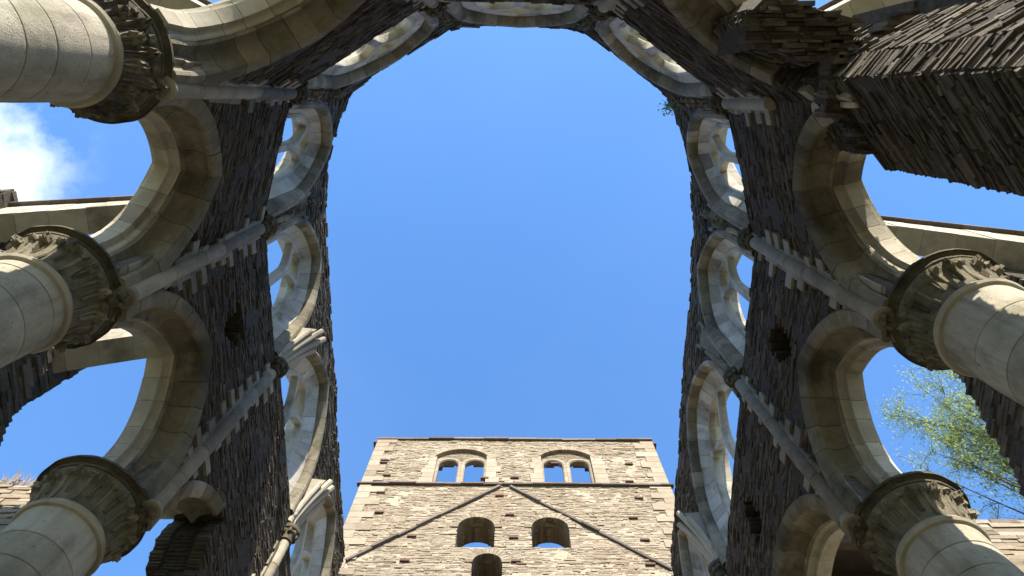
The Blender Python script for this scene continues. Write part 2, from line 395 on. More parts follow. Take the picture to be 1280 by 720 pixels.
def bay(parent, ka, kb, ashl, mas, left_part=False, big=False, where=''):
    fr = Fr(V[ka], V[kb]); L_ = fr.L; sc = L_/2
    apse = ka+kb in ('L2L1', 'L1L0', 'L0R0', 'R0R1', 'R1R2')
    LEDGE = globals()['LEDGE']-(.15 if apse else 0)-(.25 if ka[0] == 'R' and not apse else 0)+(.2 if left_part else 0)
    h = max(.50, L_/2-(.42 if not apse else .36)); stilt = .28
    rise = 1.1 if L_ < 2.4 else 1.2
    Rr = rad_for(h, rise); spring = HC+stilt
    # arcade arch
    am = MB(); hm = MB()
    kw = {}
    if left_part: ring(am, fr, sc, h, spring, Rr, HC, ARC_IN, sides=(-1,), tlim=(0, .62)); ring(hm, fr, sc, h, spring, Rr, HC, ARC_HOOD, sides=(-1,), tlim=(0, .78), coreprof=HOOD_CORE)
    else:
        for sd, tl in ((-1, .10 if (ka, kb) == ('R1', 'R2') else 0), (1, .52 if (ka, kb) == ('R0', 'R1') else 0)):
            kk = dict(sides=(sd,), tlim=(tl, 1), sub=5)
            ring(am, fr, sc, h, spring, Rr, HC, ARC_IN, blk=.27, tone=(.5, .17), coreprof=IN_CORE, **kk); ring(hm, fr, sc, h, spring, Rr, HC, ARC_HOOD, blk=.25, tone=(.45, .10), coreprof=HOOD_CORE, **kk); ring(am, fr, sc, h, spring, Rr, HC, ARC_OUT, blk=.34, **kk)
    ao_ = am.build('arcade_arch', lime, parent); hm.build('arch_moulding', limedark, ao_)
    op = [arch_open(sc, h, spring, Rr, -9, .30)]
    if left_part:
        f0 = arch_open(sc, h, spring, Rr, -9, .30)
        def fl(z, f0=f0):
            r = f0(z)
            if not r: return None
            e = 1.22+.10*math.sin(z*2.1)+.05*math.sin(z*7)
            return (r[0], min(r[1], max(r[0]+.02, e)))
        op = [fl]
    # roof-space opening
    zr = 9.15 if ka[0] == 'L' else 8.95
    rec = []
    if ka+kb in ('L3L2', 'R2R3'):
        rec = [lambda z, a=sc-.22, b=sc+.22, zr=zr: (a+(.10 if abs(z-zr) > .28 else 0), b-(.10 if abs(z-zr) > .28 else 0)) if zr-.38 < z < zr+.42 else None]
    elif ka+kb in ('R3R4',):
        def tri(z, c=1.62, z0=8.95):
            if z0 < z < z0+.45: return (c-.24, c+.24)
            if z0+.45 <= z < z0+.85: w = .24*(1-(z-z0-.45)/.4); return (c-w, c+w) if w > .03 else None
        rec = [tri]
    elif ka+kb in ('L4L3',):
        rec = [lambda z, a=sc-.1, b=sc+.3: (a, b) if 9.0 < z < 9.5 else None]
    # lower wall: pale ashlar spandrel up to z1, then dark schist
    za = HC+.95
    lo = HC
    if left_part:
        rows(mas, fr, 0, L_, GR, lo, [lambda z: (-.1, 1.22+.10*math.sin(z*2.1)+.05*math.sin(z*7))], prot=.04, d0=.02, d1=.5, tone=(.3, .16), endjit=.03)
    rows(ashl, fr, .0, L_, lo, za, op, hr=(.16, .24), lr=(.2, .45), prot=.004, d0=0.005, tone=(.42, .12), core_in=.02, gap=.005, faces='in' if not left_part else 'both') if not left_part else rows(mas, fr, 0, L_, lo, za, op, endjit=.03, d1=.5)
    if not left_part: rows(mas, fr, 0, L_, lo, za, op, faces='out', d0=.3)
    def lt(s, fr=fr):
        p = fr.P(s, 0, 0)
        return LEDGE+.05*hashn(p.x*2.3, p.y*2.3, 4)+.0
    rows(mas, fr, 0, L_, za, LEDGE, op, recess=rec, ztop=lt)
    # clerestory
    hw = L_/2-(.26 if not big else .30)
    if apse: hw = L_/2-.28
    wr = 1.30 if not big else 1.75
    Rw = rad_for(hw, wr); sw = 13.42-wr-.12-(.2 if ka[0] == 'R' and not apse else 0); sill = LEDGE
    wop = [arch_open(sc, hw, sw, Rw, sill-1, .10)]
    def wt_(s, fr=fr):
        p = fr.P(s, 0, 0)
        return TOP-(.22 if ka[0] == 'R' and not apse else 0)-(.42*math.sin(math.pi*min(1, max(0, s/L_)))-.05 if apse else 0)+.10*hashn(p.x*1.9, p.y*1.9, 1)+.10*hashn(p.x*6, p.y*6, 2)+(.11 if hashn(p.x*9, p.y*9, 7) > .33 else 0)
    rows(mas, fr, 0, L_, LEDGE+.001, TOP+.16, wop, ztop=wt_, d0=.0, d1=.60, prot=.02)
    wm = MB()
    wr_ = MB(); ring(wr_, fr, sc, hw, sw, Rw, sill, WIN_RIB, blk=.30, tone=(.5, .16))
    spl = .16 if not big else .26; td = .22 if ka+kb in ('L1L0', 'L0R0', 'R0R1') else .34
    ring(wm, fr, sc, hw-spl, sw, Rw-spl, sill, [(spl-.01, .125), (0.03, td-.06), (.0, td-.04), (0, td+.02), (.02, td+.05), (.04, .57), (.13, .62), (spl+.12, .62), (spl+.12, .125)], blk=.26, tone=(.58, .22), jt=.004)
    # pale sill
    sb = MB()
    wo_ = wm.build('clerestory_window', limepale, parent); wr_.build('window_moulding', limedark, wo_)
    # tracery plate
    ht = hw-spl+.005
    plate(wo_, fr, sc, ht, sw, Rw-spl, sill-.05, big, td)
    return fr

def plate(parent, fr, sc, h, spring, Rr, zbot, big, td):
    cu = bpy.data.curves.new('tracery', 'CURVE'); cu.dimensions = '2D'; cu.fill_mode = 'BOTH'; cu.extrude = .05; cu.bevel_depth = .022; cu.bevel_resolution = 1
    def poly(pts):
        sp = cu.splines.new('POLY'); sp.points.add(len(pts)-1); sp.use_cyclic_u = True
        for i, (x, y) in enumerate(pts): sp.points[i].co = (x, y, 0, 1)
    def archpts(c0, hh, spr, Rq, zb, n=12):
        c = Rq-hh; te = math.acos(c/Rq)
        r = [(c0+hh, zb)]+[(c0-c+Rq*math.cos(te*i/n), spr+Rq*math.sin(te*i/n)) for i in range(n+1)]
        l = [(2*c0-x, y) for x, y in r[:-1]]
        return r+l[::-1]
    poly(archpts(0, h, spring, Rr, zbot))
    mul = .042 if not big else .05
    c_ = Rr-h
    def ah(z): return h if z <= spring else max(0, math.sqrt(max(0, Rr**2-(z-spring)**2))-c_)
    top = spring+math.sqrt(Rr**2-c_**2)
    zs = spring+.12 if not big else spring+.25; kq = h/((top-zs)**2)*1.35
    def xl(z): return mul if z < zs else mul+(z-zs)**2*kq
    right = []; left = []; z = zbot+.09
    while True:
        xr = ah(z)-.035; x0 = xl(z)
        if xr-x0 < .02: break
        right.append((xr, z)); left.append((x0, z)); z += .05 if z > zs-.2 else .2
    tipx = (right[-1][0]+left[-1][0])/2
    pl_ = right+[(tipx, right[-1][1]+.05)]+left[::-1]
    poly(pl_[::-1]); poly([(-x, y) for x, y in pl_])
    up_r = []; z = zs+.05
    while z < top-.03:
        w = min(xl(z)-1.8*mul, ah(z)-.04)
        if w > .02: up_r.append((w, z))
        z += .05
    if len(up_r) > 3:
        poly(([(0, up_r[0][1]-.02)]+up_r+[(0, min(up_r[-1][1]+.05, top-.06))]+[(-x, y) for x, y in up_r[::-1]])[::-1])
    tmp = bpy.data.objects.new('tmp', cu); col.objects.link(tmp)
    dg = bpy.context.evaluated_depsgraph_get(); dg.update()
    me = bpy.data.meshes.new_from_object(tmp.evaluated_get(dg))
    bpy.data.objects.remove(tmp); bpy.data.curves.remove(cu)
    me.name = 'tracery'
    M = Matrix(((fr.t.x, 0, fr.n.x, 0), (fr.t.y, 0, fr.n.y, 0), (0, 1, 0, 0), (0, 0, 0, 1)))
    o_ = fr.P(sc, td, 0)
    M.translation = (o_.x, o_.y, 0)
    me.transform(M)
    me.materials.clear(); me.materials.append(limepale)
    a = me.attributes.new('tone', 'FLOAT', 'FACE'); a.data.foreach_set('value', [.55]*len(me.polygons))
    o = bpy.data.objects.new('tracery', me); col.objects.link(o); o.parent = parent; o.matrix_parent_inverse = Matrix.Identity(4)
    me.transform(Matrix.Translation(-parent.parent.location))
    return o

def vault_shaft(parent, k, z0, ashl, ribs=(), ztooth=None):
    ov = outv(k); p = V[k]-ov*.035
    sh = MB(); z = z0
    while z < 10.3:
        l = min(random.uniform(.55, .95), 10.3-z)
        if 10.3-z-l < .2: l = 10.3-z
        o = jit(.004)
        sh.lathe([(.078, z+.003), (.084, z+.008), (.084, z+l-.008), (.078, z+l-.003)], (p.x+o, p.y+o, 0), 16, min(1, max(0, random.gauss(.27, .12))), True)
        z += l
    sh.lathe([(.075, z0+.02), (.075, 10.28)], (p.x, p.y, 0), 10, .1, True)
    if z0 < HC+.2:
        sh.lathe([(.08, HC-.02), (.105, HC-.01), (.11, HC+.01), (.105, HC+.03), (.09, HC+.05), (.086, HC+.1)], (p.x, p.y, 0), 20, .2, True)
        kb = MB()
        kb.blob((p.x+ov.x*.05, p.y+ov.y*.05, HC-.07), .075, .3, (1, 1, .9), .7, 14)
        for q in range(5): kb.blob((p.x+.045*math.cos(q*1.3), p.y+.045*math.sin(q*1.3), HC-.07), .035, .5, (1, 1, 1.2), .9)
    so_ = sh.build('vaulting_shaft', lime, parent)
    c = MB()
    c.lathe([(.085, 10.20), (.11, 10.215), (.11, 10.24), (.088, 10.255), (.095, 10.33), (.135, 10.44), (.155, 10.45), (.165, 10.475), (.165, 10.52), (.14, 10.56), (.11, 10.57)], (p.x, p.y, 0), 20, .25)
    for q in range(9):
        a = q*2*math.pi/9+.2
        c.blob((p.x+.125*math.cos(a), p.y+.125*math.sin(a), 10.40), .034, .4, (1, 1, 1.4), .6)
    c.build('shaft_capital', carved, so_)
    if z0 < HC+.2: kb.build('carved_corbel', carved, so_)
    # toothing: alternate ashlar bonded either side of the shaft
    i = order.index(k)
    for kk, nb in ((order[i-1], -1), (order[i+1], 1)):
        f2 = Fr(V[k], V[kk]) if True else None
        z = HC+.6 if ztooth is None else ztooth
        tgl = random.random() < .5
        while z < 10.15:
            hh = random.uniform(.11, .21)
            l = random.uniform(.15, .34) if tgl and random.random() < .75 else random.uniform(.10, .16)
            hh_ = max(.50, f2.L/2-(.42 if f2.L*0 == 0 and not (k in ('L1', 'L0', 'R0', 'R1') or kk in ('L1', 'L0', 'R0', 'R1')) else .36))
            Rq = rad_for(hh_, 1.1 if f2.L < 2.4 else 1.2); w_ = arch_hw(hh_, HC+.28, Rq, -9, .36)(z)
            if w_: l = min(l, f2.L/2-w_-.01)
            if l < .11: z += hh; continue
            ashl.quadbox([f2.P(s, d, zz) for zz in (z+.004, z+hh-.004) for s, d in ((.0, -.034), (l, -.034+jit(.003)), (l, .05), (.0, .05))], max(0, min(1, random.gauss(.20, .12))))
            tgl = not tgl; z += hh
    # springer block: carved tas-de-charge with broken rib stubs
    sp = MB()
    t_ = Vector((-ov.y, ov.x))
    def rib(off, lean, top, r, bulge):
        pts = []
        for j in range(9):
            u = j/8; zz = 10.58+(top-10.58)*u
            q = p+t_*(off+lean*u*u)-ov*(bulge*u**1.6)+ov*.03
            pts.append((q.x, q.y, zz))
        sp.tube(pts, [r*(1-.12*u/8) for u in range(9)], 8, random.uniform(.35, .7))
    for rb in ribs: rib(*rb)
    if ribs:
        # stone between ribs
        rings = []
        top = max(r_[2] for r_ in ribs)-.15
        for j in range(8):
            u = j/7; zz = 10.6+(top-10.6)*u
            w = .11+.08*u*u; dp = .05+.85*max(r_[4] for r_ in ribs)*u**1.6
            q = p+ov*.10
            rings.append([Vector((q.x, q.y, zz))+Vector((t_.x, t_.y, 0))*a+Vector((-ov.x, -ov.y, 0))*b_ for a, b_ in ((-w, 0), (-w*.8, dp), (w*.8, dp), (w, 0))])
        sp.loft(rings, .3)
        sp.build('broken_rib', lime if k in ('L3', 'L4', 'R4') else limedark, parent)
    return so_

left = thing('choir_wall', 'tall left choir wall of dark rubble with pale arches and clerestory windows, ending at the tower', 'wall', (-3.5, 5, GR), 'inner walls of the ruined choir')
apse = thing('choir_wall', 'curved apse wall closing the top of the picture, five angled bays with small windows', 'wall', (0, -1, GR), 'inner walls of the ruined choir')
right = thing('choir_wall', 'tall right choir wall of dark rubble with pale arches and clerestory windows, ending at the tower', 'wall', (3.42, 5, GR), 'inner walls of the ruined choir')
for th, bays in ((left, [('L5', 'L4'), ('L4', 'L3'), ('L3', 'L2')]), (apse, [('L2', 'L1'), ('L1', 'L0'), ('L0', 'R0'), ('R0', 'R1'), ('R1', 'R2')]), (right, [('R2', 'R3'), ('R3', 'R4'), ('R4', 'R5')])):
    mas = MB(); ash = MB()
    for a, b in bays:
        # the left bay next to the tower side is half walled up
        if (a, b) == ('L4', 'L3'): bay(th, 'L3', 'L4', ash, mas, left_part=True, big=True)
        else: bay(th, a, b, ash, mas, big=(a, b) in (('R3', 'R4'), ('L5', 'L4'), ('R4', 'R5')))
    if th is left:
        fr = Fr(V['L5'], V['L4']); rows(mas, fr, fr.L-.35, fr.L, GR, HC, [], tone=(.3, .16))
    vs = {'choir_left': []}
    for k in ({left: ['L4', 'L3', 'L2'], apse: ['L1', 'L0', 'R0', 'R1'], right: ['R2', 'R3', 'R4']}[th]):
        z0 = HC
        big_ = [(-.12, -.04, 11.75, .05, .24), (-.04, -.03, 12.05, .056, .34), (.05, .05, 11.95, .056, .34), (.13, .05, 11.7, .05, .22)]
        sm_ = [(-.09, -.12, 12.6, .042, .05), (.0, 0, 11.3, .05, .10), (.09, .12, 12.6, .042, .05)]
        ribs = {'L3': big_, 'L4': big_, 'R4': big_, 'R3': sm_, 'L2': sm_, 'R2': sm_}.get(k, [(-.09, -.1, 12.6, .04, .04), (.09, .1, 12.6, .04, .04)])
        vault_shaft(th, k, 8.45 if k == 'R1' else z0, ash, ribs, 8.6 if k == 'R1' else (HC+1.2 if k == 'L4' else None))
        # filler core over each column, behind the shaft, and a crockety string of carving between windows
        ov = outv(k); c = V[k]+ov*.45
        fm = mas if k == 'R1' else ash
        f3 = Fr(V[k]-Vector((-ov.y, ov.x))*.24+ov*.035, V[k]+Vector((-ov.y, ov.x))*.24+ov*.035)
        if k == 'R1': rows(mas, f3, 0, .48, HC, 8.6, [], d0=0, d1=.8)
        else: rows(ash, f3, 0, .48, HC, 8.6, [], hr=(.2, .3), lr=(.24, .5), prot=.004, d0=0, d1=.66, tone=(.4, .1), core_in=.02)
        f4 = Fr(V[k]-Vector((-ov.y, ov.x))*.2+ov*.10, V[k]+Vector((-ov.y, ov.x))*.2+ov*.10)
        rows(mas, f4, 0, .4, 8.6, TOP-.1, [], d0=0, d1=.55)
        if k in ('L1', 'R1', 'L0', 'R0', 'L2', 'R2'):
            w5 = .80 if k in ('L1', 'R1', 'L0', 'R0') else .45
            f5 = Fr(V[k]-Vector((-ov.y, ov.x))*w5-ov*.02, V[k]+Vector((-ov.y, ov.x))*w5-ov*.02)
            rows(mas, f5, 0, 2*w5, 12.95, TOP+.1, [], d0=-.0, d1=.36, hr=(.04, .09), prot=.04, ztop=lambda s_: TOP+.06-.30*abs(s_-w5)+.1*hashn(s_*5, ov.x, 3))
        fz = MB(); 
        if k in ('L2', 'R2', 'L1', 'R1', 'L0', 'R0'):
            z = 10.75
            while z < 13.3:
                for sd in (-1, 1):
                    q = V[k]+Vector((-ov.y, ov.x))*sd*.035-ov*(.02+.01*random.random())
                    fz.blob((q.x, q.y, z), .05, random.uniform(.1, .6), (1, 1, 1.1), .8)
                z += .13
            fz.build('carved_band', carved, th)
    mas.build('rubble_masonry', schist, th); ash.build('ashlar_dressing', lime, th)

# ---------------------------------------------------------------- columns
def leaf(mb, c, ang, z0, z1, r0, r1, w, tone):
    "a crocket leaf rising up the bell and curling over at the tip"
    er = Vector((math.cos(ang), math.sin(ang), 0)); et = Vector((-er.y, er.x, 0)); c = Vector(c)
    pts = []; ws = []
    for i in range(8):
        u = i/7
        if u < .75:
            k = u/.75; r = r0+(r1-r0)*k**1.6; z = z0+(z1-z0)*k
        else:
            k = (u-.75)/.25; r = r1+.05*math.sin(k*2.4); z = z1+.03*math.sin(k*3.1)-.055*k*k
        pts.append((r, z)); ws.append(w*(.55+.7*math.sin(min(1, u*1.15)*math.pi*.8)))
    rings = []
    for (r, z), ww in zip(pts, ws):
        ring_ = []
        for q, (a, b_) in enumerate(((-1, -.03), (-.6, .022), (-.22, .008), (0, .05), (.22, .008), (.6, .022), (1, -.03), (0, -.05))):
            ring_.append(c+er*(r+b_+jit(.004))+et*(a*ww+jit(.003))+Vector((0, 0, z+jit(.004))))
        rings.append(ring_)
    mb.loft(rings, tone, True, True)
    r, z = pts[-2]
    mb.blob(c+er*(r+.01)+Vector((0, 0, z-.01)), w*.62, tone+.08, (.9, .9, .75), .9, 12)
    for sg in (-1, 1): mb.blob(c+er*(r-.01)+et*sg*w*.6+Vector((0, 0, z-.02)), w*.34, tone, (1, 1, .9), .7, 8)
def column(name, label, k, style=0, rad=.385):
    ov = outv(k); c2 = V[k]+ov*.55+Vector((0, .09 if k == 'L1' else 0))
    th = thing('stone_column', label, 'column', (c2.x, c2.y, GR), 'round columns of the choir arcade')
    c = (c2.x, c2.y, 0)
    sh = MB(); prof = []; tones = []
    z = GR+.45
    zt = 5.93
    rr = rad*.985
    while z < zt-.02:
        l = min(random.uniform(.30, .42), zt-z)
        if zt-z-l < .15: l = zt-z
        o = (jit(.002), jit(.002))
        tn = max(.1, min(1, random.gauss(.52, .11)))
        n = 64
        # each drum of three or four curved blocks, thin joints
        sh.lathe([(rad-.011, z), (rad-.010, z+.003), (rad-.001, z+.0065), (rad, z+.012), (rad, z+.03), (rad, z+l*.5), (rad, z+l-.03), (rad, z+l-.012), (rad-.001, z+l-.0065), (rad-.010, z+l-.003), (rad-.011, z+l)], (c[0]+o[0], c[1]+o[1], 0), n, tn, True, False)
        z += l
    sh.lathe([(rad-.014, GR+.3), (rad-.014, zt)], c, 48, -1, True)
    sh.build('shaft', drumst, th)
    b = MB()
    b.lathe([(.62, GR), (.62, GR+.18), (.56, GR+.2), (.56, GR+.26), (.50, GR+.3), (.46, GR+.34), (.47, GR+.4), (.42, GR+.45), (.38, GR+.46)], c, 8 if style else 32, .4)
    b.build('column_base', lime, th)
    nk = MB()
    nk.lathe([(rad-.01, zt-.02), (rad+.03, zt-.01), (rad+.045, zt+.02), (rad+.03, zt+.05), (rad+.008, zt+.06), (rad+.02, zt+.075), (rad+.02, zt+.085), (rad-.01, zt+.10)], c, 56, .45)
    nk.build('necking', lime if style != 2 else carved, th)
    cp = MB()
    bell = [(rad-.01, zt+.06), (rad, zt+.10), (rad+.01, zt+.20), (rad+.03, zt+.30), (rad+.065, zt+.40), (rad+.11, zt+.46), (rad+.12, zt+.49), (rad+.05, zt+.495)]
    cp.lathe(bell, c, 48, .45)
    nl = 13
    if style == 0:
        for q in range(nl):
            a = 2*math.pi*(q+.5)/nl
            leaf(cp, c, a, zt+.08, zt+.26+jit(.02), rad+.0, rad+.04, .060, random.uniform(.4, .7))
    for q in range(nl):
        a = 2*math.pi*q/nl+jit(.03)
        leaf(cp, c, a, zt+(.10 if style == 0 else .2), zt+.42+jit(.015), rad+.0, rad+.075, .046, random.uniform(.4, .75))
    for q in range(nl):
        a = 2*math.pi*(q+.5)/nl
        er = Vector((math.cos(a), math.sin(a), 0))
        cp.tube([Vector(c)+er*(rad+.012)+Vector((0, 0, zt+.09)), Vector(c)+er*(rad+.02)+Vector((0, 0, zt+.28)), Vector(c)+er*(rad+.06)+Vector((0, 0, zt+.40))], [.014, .018, .026], 6, .6)
        cp.blob(Vector(c)+er*(rad+.09)+Vector((0, 0, zt+.43)), .04, .6, (1, 1, .9), .8)
    cp.build('capital', carved if style == 0 else carvedlt, th)
    ab = MB()
    z0 = zt+.49; ar = rad+.115
    n = 96; sd = random.random()*50
    rings = []
    for r, z in [(ar-.02, z0), (ar+.015, z0+.005), (ar+.02, z0+.03), (ar-.005, z0+.045), (ar+.01, z0+.065), (ar+.055, z0+.085), (ar+.065, z0+.105), (ar+.065, HC-.01), (ar+.05, HC+.002), (.2, HC+.002)]:
        rg = []
        for q in range(n):
            a = 2*math.pi*q/n
            e = .010*noise.noise(Vector((math.cos(a)*5, math.sin(a)*5, z*5+sd)))-.035*max(0, noise.noise(Vector((math.cos(a)*3, math.sin(a)*3, sd)))-.25)
            rg.append((c[0]+(r+e)*math.cos(a), c[1]+(r+e)*math.sin(a), z))
        rings.append(rg)
    ab.loft(rings, .3, True, True)
    ab.build('abacus', carved, th)
    # filler spread between abacus and the arches
    return th
column('c', 'thick pale column at the upper left corner, its upper side sunlit to the leafy capital', 'L1')
column('c', 'shaded pale column at the left edge halfway down, a sliver of sun along its top', 'L2', 1)
column('c', 'dark shaded column at the lower left, beside the walled-up bay', 'L3', 1)
column('c', 'pale column at the right edge with bright sun on its upper side and leafy capital', 'R2', 1)
column('c', 'shaded column at the lower right, in front of the small timber roof', 'R3', 1)
column('c', 'column of the apse above the top edge, left of the middle window', 'L0')
column('c', 'column of the apse above the top edge, right of the middle window', 'R0')
column('c', 'column of the right wall nearest the tower, below the picture edge', 'R4', 1)

# ---------------------------------------------------------------- ruined rubble pier
def prism_rows(mb, poly, z0, z1, ztop=None, **k):
    n = len(poly); cx = sum(p[0] for p in poly)/n; cy = sum(p[1] for p in poly)/n
    for i in range(n):
        fr = Fr(poly[i], poly[(i+1) % n], (0, 0))
        # outward face is d=0 here, interior is +d
        nn = Vector((fr.t.y, -fr.t.x)); mid = (fr.p0+fr.p1)/2
        if nn.dot(Vector((cx, cy))-mid) < 0: nn = -nn
        fr.n = nn
        rows(mb, fr, -.0, fr.L, z0, z1, faces='in', d0=0, d1=.3, ztop=ztop, **k)
    if z0 > 0:
        # ragged underside
        def ins(x, y):
            r_ = False
            for i in range(n):
                (x1, y1), (x2, y2) = poly[i], poly[(i+1) % n]
                if (y1 > y) != (y2 > y) and x < (x2-x1)*(y-y1)/(y2-y1)+x1: r_ = not r_
            return r_
        y = min(p[1] for p in poly)
        while y < max(p[1] for p in poly):
            x = min(p[0] for p in poly); wy = random.uniform(.025, .05)
            while x < max(p[0] for p in poly):
                wx = random.uniform(.06, .22)
                if any(ins(x+wx*a_, y+wy*b_) for a_, b_ in ((0, 0), (1, 0), (0, 1), (1, 1), (.5, .5))):
                    zz = z0-random.uniform(-.01, .05)-.10*abs(hashn(x*4, y*4, z0))-(.06 if random.random() < .15 else 0)
                    mb.quadbox([(x+a_+jit(.004), y+b_+jit(.004), z_+jit(.015)) for z_ in (zz, z0+.2) for a_, b_ in ((0, 0), (wx-.004, 0), (wx-.004, wy-.003), (0, wy-.003))], random.uniform(.05, .55))
                x += wx
            y += wy
    # solid core
    rg = []
    for z in (z0+.05, z1-.1):
        rg.append([(cx+(x-cx)*.85, cy+(y-cy)*.85, z) for x, y in poly])
    mb.loft(rg, -1)
pier = thing('rubble_pier', 'huge broken pier of dark thin stones at the upper right, one side sunlit', 'pier', (3.5, -.1, GR))
pm = MB()
prism_rows(pm, [(3.36, .58), (2.75, -.19), (2.9, -.39), (3.74, -.88), (3.84, .35)], GR, 6.85, prot=.03, hr=(.022, .055), lr=(.07, .30), tone=(.27, .2), gap=.006, core_in=.01)
prism_rows(pm, [(3.18, .45), (2.75, -.17), (2.89, -.38), (3.72, -.86), (3.75, .3)], 6.85, 8.3, prot=.03, hr=(.022, .055), lr=(.07, .30), tone=(.27, .2), gap=.006, core_in=.01, ztop=lambda s_: 8.05+.2*hashn(s_*4, 3))
pm.build('pier_masonry', schist, pier)
st = MB()
prism_rows(st, [(2.66, -.36), (2.25, -.50), (2.02, -.72), (2.35, -.84), (2.95, -.66), (2.9, -.45)], 6.9, 8.2, prot=.06, hr=(.025, .05), lr=(.08, .26), tone=(.3, .2), gap=.006, core_in=.01)
st.build('broken_springer', schist, pier)

# ---------------------------------------------------------------- flying buttresses
def flyer(k, label, direction=None, reach=3.55, lift=0.):
    ov = direction or outv(k); ov = Vector(ov).normalized(); t_ = Vector((-ov.y, ov.x)); base = V[k]+ov*.55
    th = thing('flying_buttress', label, 'flying buttress', (base.x, base.y, GR), 'flying buttresses around the choir')
    a = MB(); cpn = MB()
    hw_ = .20
    def zt(r): return 12.75+lift-.42*r
    def zb(r): return zt(r)-.42-.05*r*r
    def P(r, w, z): q = base+ov*r+t_*w; return Vector((q.x, q.y, z))
    r = 0
    while r < reach-.01:
        l = min(random.uniform(.3, .42), reach-r)
        o = jit(.006)
        for (fa, fb) in ((0, .5), (.5, 1)):
            def zz(rr, f): return zb(rr)*(1-f)+zt(rr)*f
            a.quadbox([P(rr, w, zz(rr, f)+(0.004 if f == fa else -.004)) for f in (fa, fb) for rr, w in ((r+.003, -hw_+o), (r+l-.003, -hw_+o), (r+l-.003, hw_+o), (r+.003, hw_+o))], max(0, min(1, random.gauss(.5, .15))))
        cpn.quadbox([P(rr, w, zt(rr)+f) for f in (.003, .10) for rr, w in ((r+.002, -hw_-.07), (r+l-.004, -hw_-.07), (r+l-.004, hw_+.07), (r+.002, hw_+.07))], random.uniform(.2, .7))
        r += l
    a.loft([[P(rr, w, z) for rr, w, z in ((q, -hw_+.02, zb(q)+.02), (q, hw_-.02, zb(q)+.02), (q, hw_-.02, zt(q)-.02), (q, -hw_+.02, zt(q)-.02))] for q in [reach*i/8 for i in range(9)]], -1)
    a.build('arch_strut', lime, th); cpn.build('coping', darkslab, th)
    pr = MB(); q0 = base+ov*reach
    poly = [q0-t_*.42, q0+t_*.42, q0+t_*.42+ov*1.3, q0-t_*.42+ov*1.3]
    prism_rows(pr, [tuple(p) for p in poly], GR, zt(reach)+.25, prot=.03, hr=(.08, .16), lr=(.2, .5), tone=(.45, .15))
    pr.build('outer_pier', schist, th)
    return th
flyer('L2', 'flying buttress leaving the left wall, above the column at the left edge', (-1, .02))
flyer('R2', 'flying buttress leaving the right wall, above the sunlit column at the right edge', (1, .06), reach=4.1)
flyer('L3', 'flying buttress mostly hidden behind the left arch, below the middle left column', reach=2.9)
flyer('L1', 'flying buttress at the upper left picture edge', (-.86, -.52))
flyer('R1', 'flying buttress behind the broken pier at the upper right', (.86, -.52))

# ragged aisle-wall remnants next to the outer piers
for sx, lab, ymin in ((-1, 'dark ragged end of an aisle wall at the left edge below the middle column', 2.3), (1, 'dark ragged end of an aisle wall at the right edge beside the leafy tree', 2.3)):
    X = 6.9
    fr = Fr((sx*X, ymin), (sx*X, 8.0)); mb = MB()
    off = 0 if sx > 0 else -.45
    def e(z, off=off): return (max(.3, 4.12+off+(10.9-z)*.54+.07*hashn(z*3, sx)+.05*hashn(z*9, sx)-ymin), 9)
    rows(mb, fr, 0, 5.7, GR, 10.9, [e], prot=.05, d0=0, d1=.8, hr=(.06, .11), lr=(.2, .5), tone=(.38, .16), endjit=.05)
    o = mb.build('wall_remnant', schist); o['label'] = lab; o['category'] = 'wall'; o['group'] = 'ragged aisle wall ends'

# ---------------------------------------------------------------- bell tower
TX0, TX1, TY = -3.87, 4.1, 9.66
TT = 20.22; TS = 17.6
tower = thing('bell_tower', 'square sunlit tower of tan rubble with twin belfry windows and a slanting roof line', 'tower', (.12, 13.6, GR))
tf = Fr((TX0, TY), (TX1, TY), (0, 0)); W = TX1-TX0
X = lambda x: x-TX0
def round_open(x, h, spring, zb): return arch_open(X(x), h, spring, h, zb)
belfc = (-1.36, 1.52)
lights = []
for bc in belfc:
    for dx in (-.36, .36): lights.append((bc+dx, .26, 18.92, 17.74))
outer = [(bc, .80, 19.08, 17.72) for bc in belfc]
lows = [(-.80, .43, 15.62, 14.85), (.92, .43, 15.62, 14.85)]
mid = [(-.50, .32, 14.25, 12.6)]
def openz(x, h, s, zb):
    f = arch_open(X(x), h, s, h, zb)
    return f
# segmental relieving arches of the belfry: low rise
def seg_open(x, h, s, rise, zb, k=0):
    Rr_ = (h*h+rise*rise)/(2*rise)
    def f(z):
        if z < zb-k: return None
        if z <= s: return (X(x)-h-k, X(x)+h+k)
        q = (Rr_+k)**2-(z-(s+rise-Rr_))**2
        if z > s+rise+k or q <= 0: return None
        w = math.sqrt(q); return (X(x)-w, X(x)+w)
    return f
fops = [seg_open(x, h, s, .55, zb) for x, h, s, zb in outer]+[openz(*o) for o in lows+mid]
bkops = [seg_open(x, h, s+.3, .55, zb) for x, h, s, zb in outer]+[openz(*o) for o in lows+mid]
bops = [openz(o[0], o[1]+.06, o[2], o[3]) for o in lights]+[openz(*o) for o in lows+mid]
holes = []
for (u, v) in ((607, 601), (695, 582), (788, 582), (484, 598), (481, 579), (477, 620), (475, 645), (626, 623), (639, 647), (644, 676), (647, 706), (801, 625), (794, 650), (809, 678), (816, 709), (516, 675), (507, 706), (645, 600), (789, 604), (480, 582)):
    a_ = (u-640)/940; b_ = (v-360)/940; yy = SA+b_*CA; zz = CA-b_*SA; kz = TY/yy
    holes.append((X(a_*kz)-.055, X(a_*kz)+.055, zz*kz-.08, zz*kz+.08))
tm = MB()
rows(tm, tf, 0, W, 11.0, TT, fops, hr=(.035, .08), lr=(.06, .22), prot=.010, d0=0, d1=.095, faces='in', tone=(.48, .16), gap=.008, core_in=.006, hide=.5, holes=[])
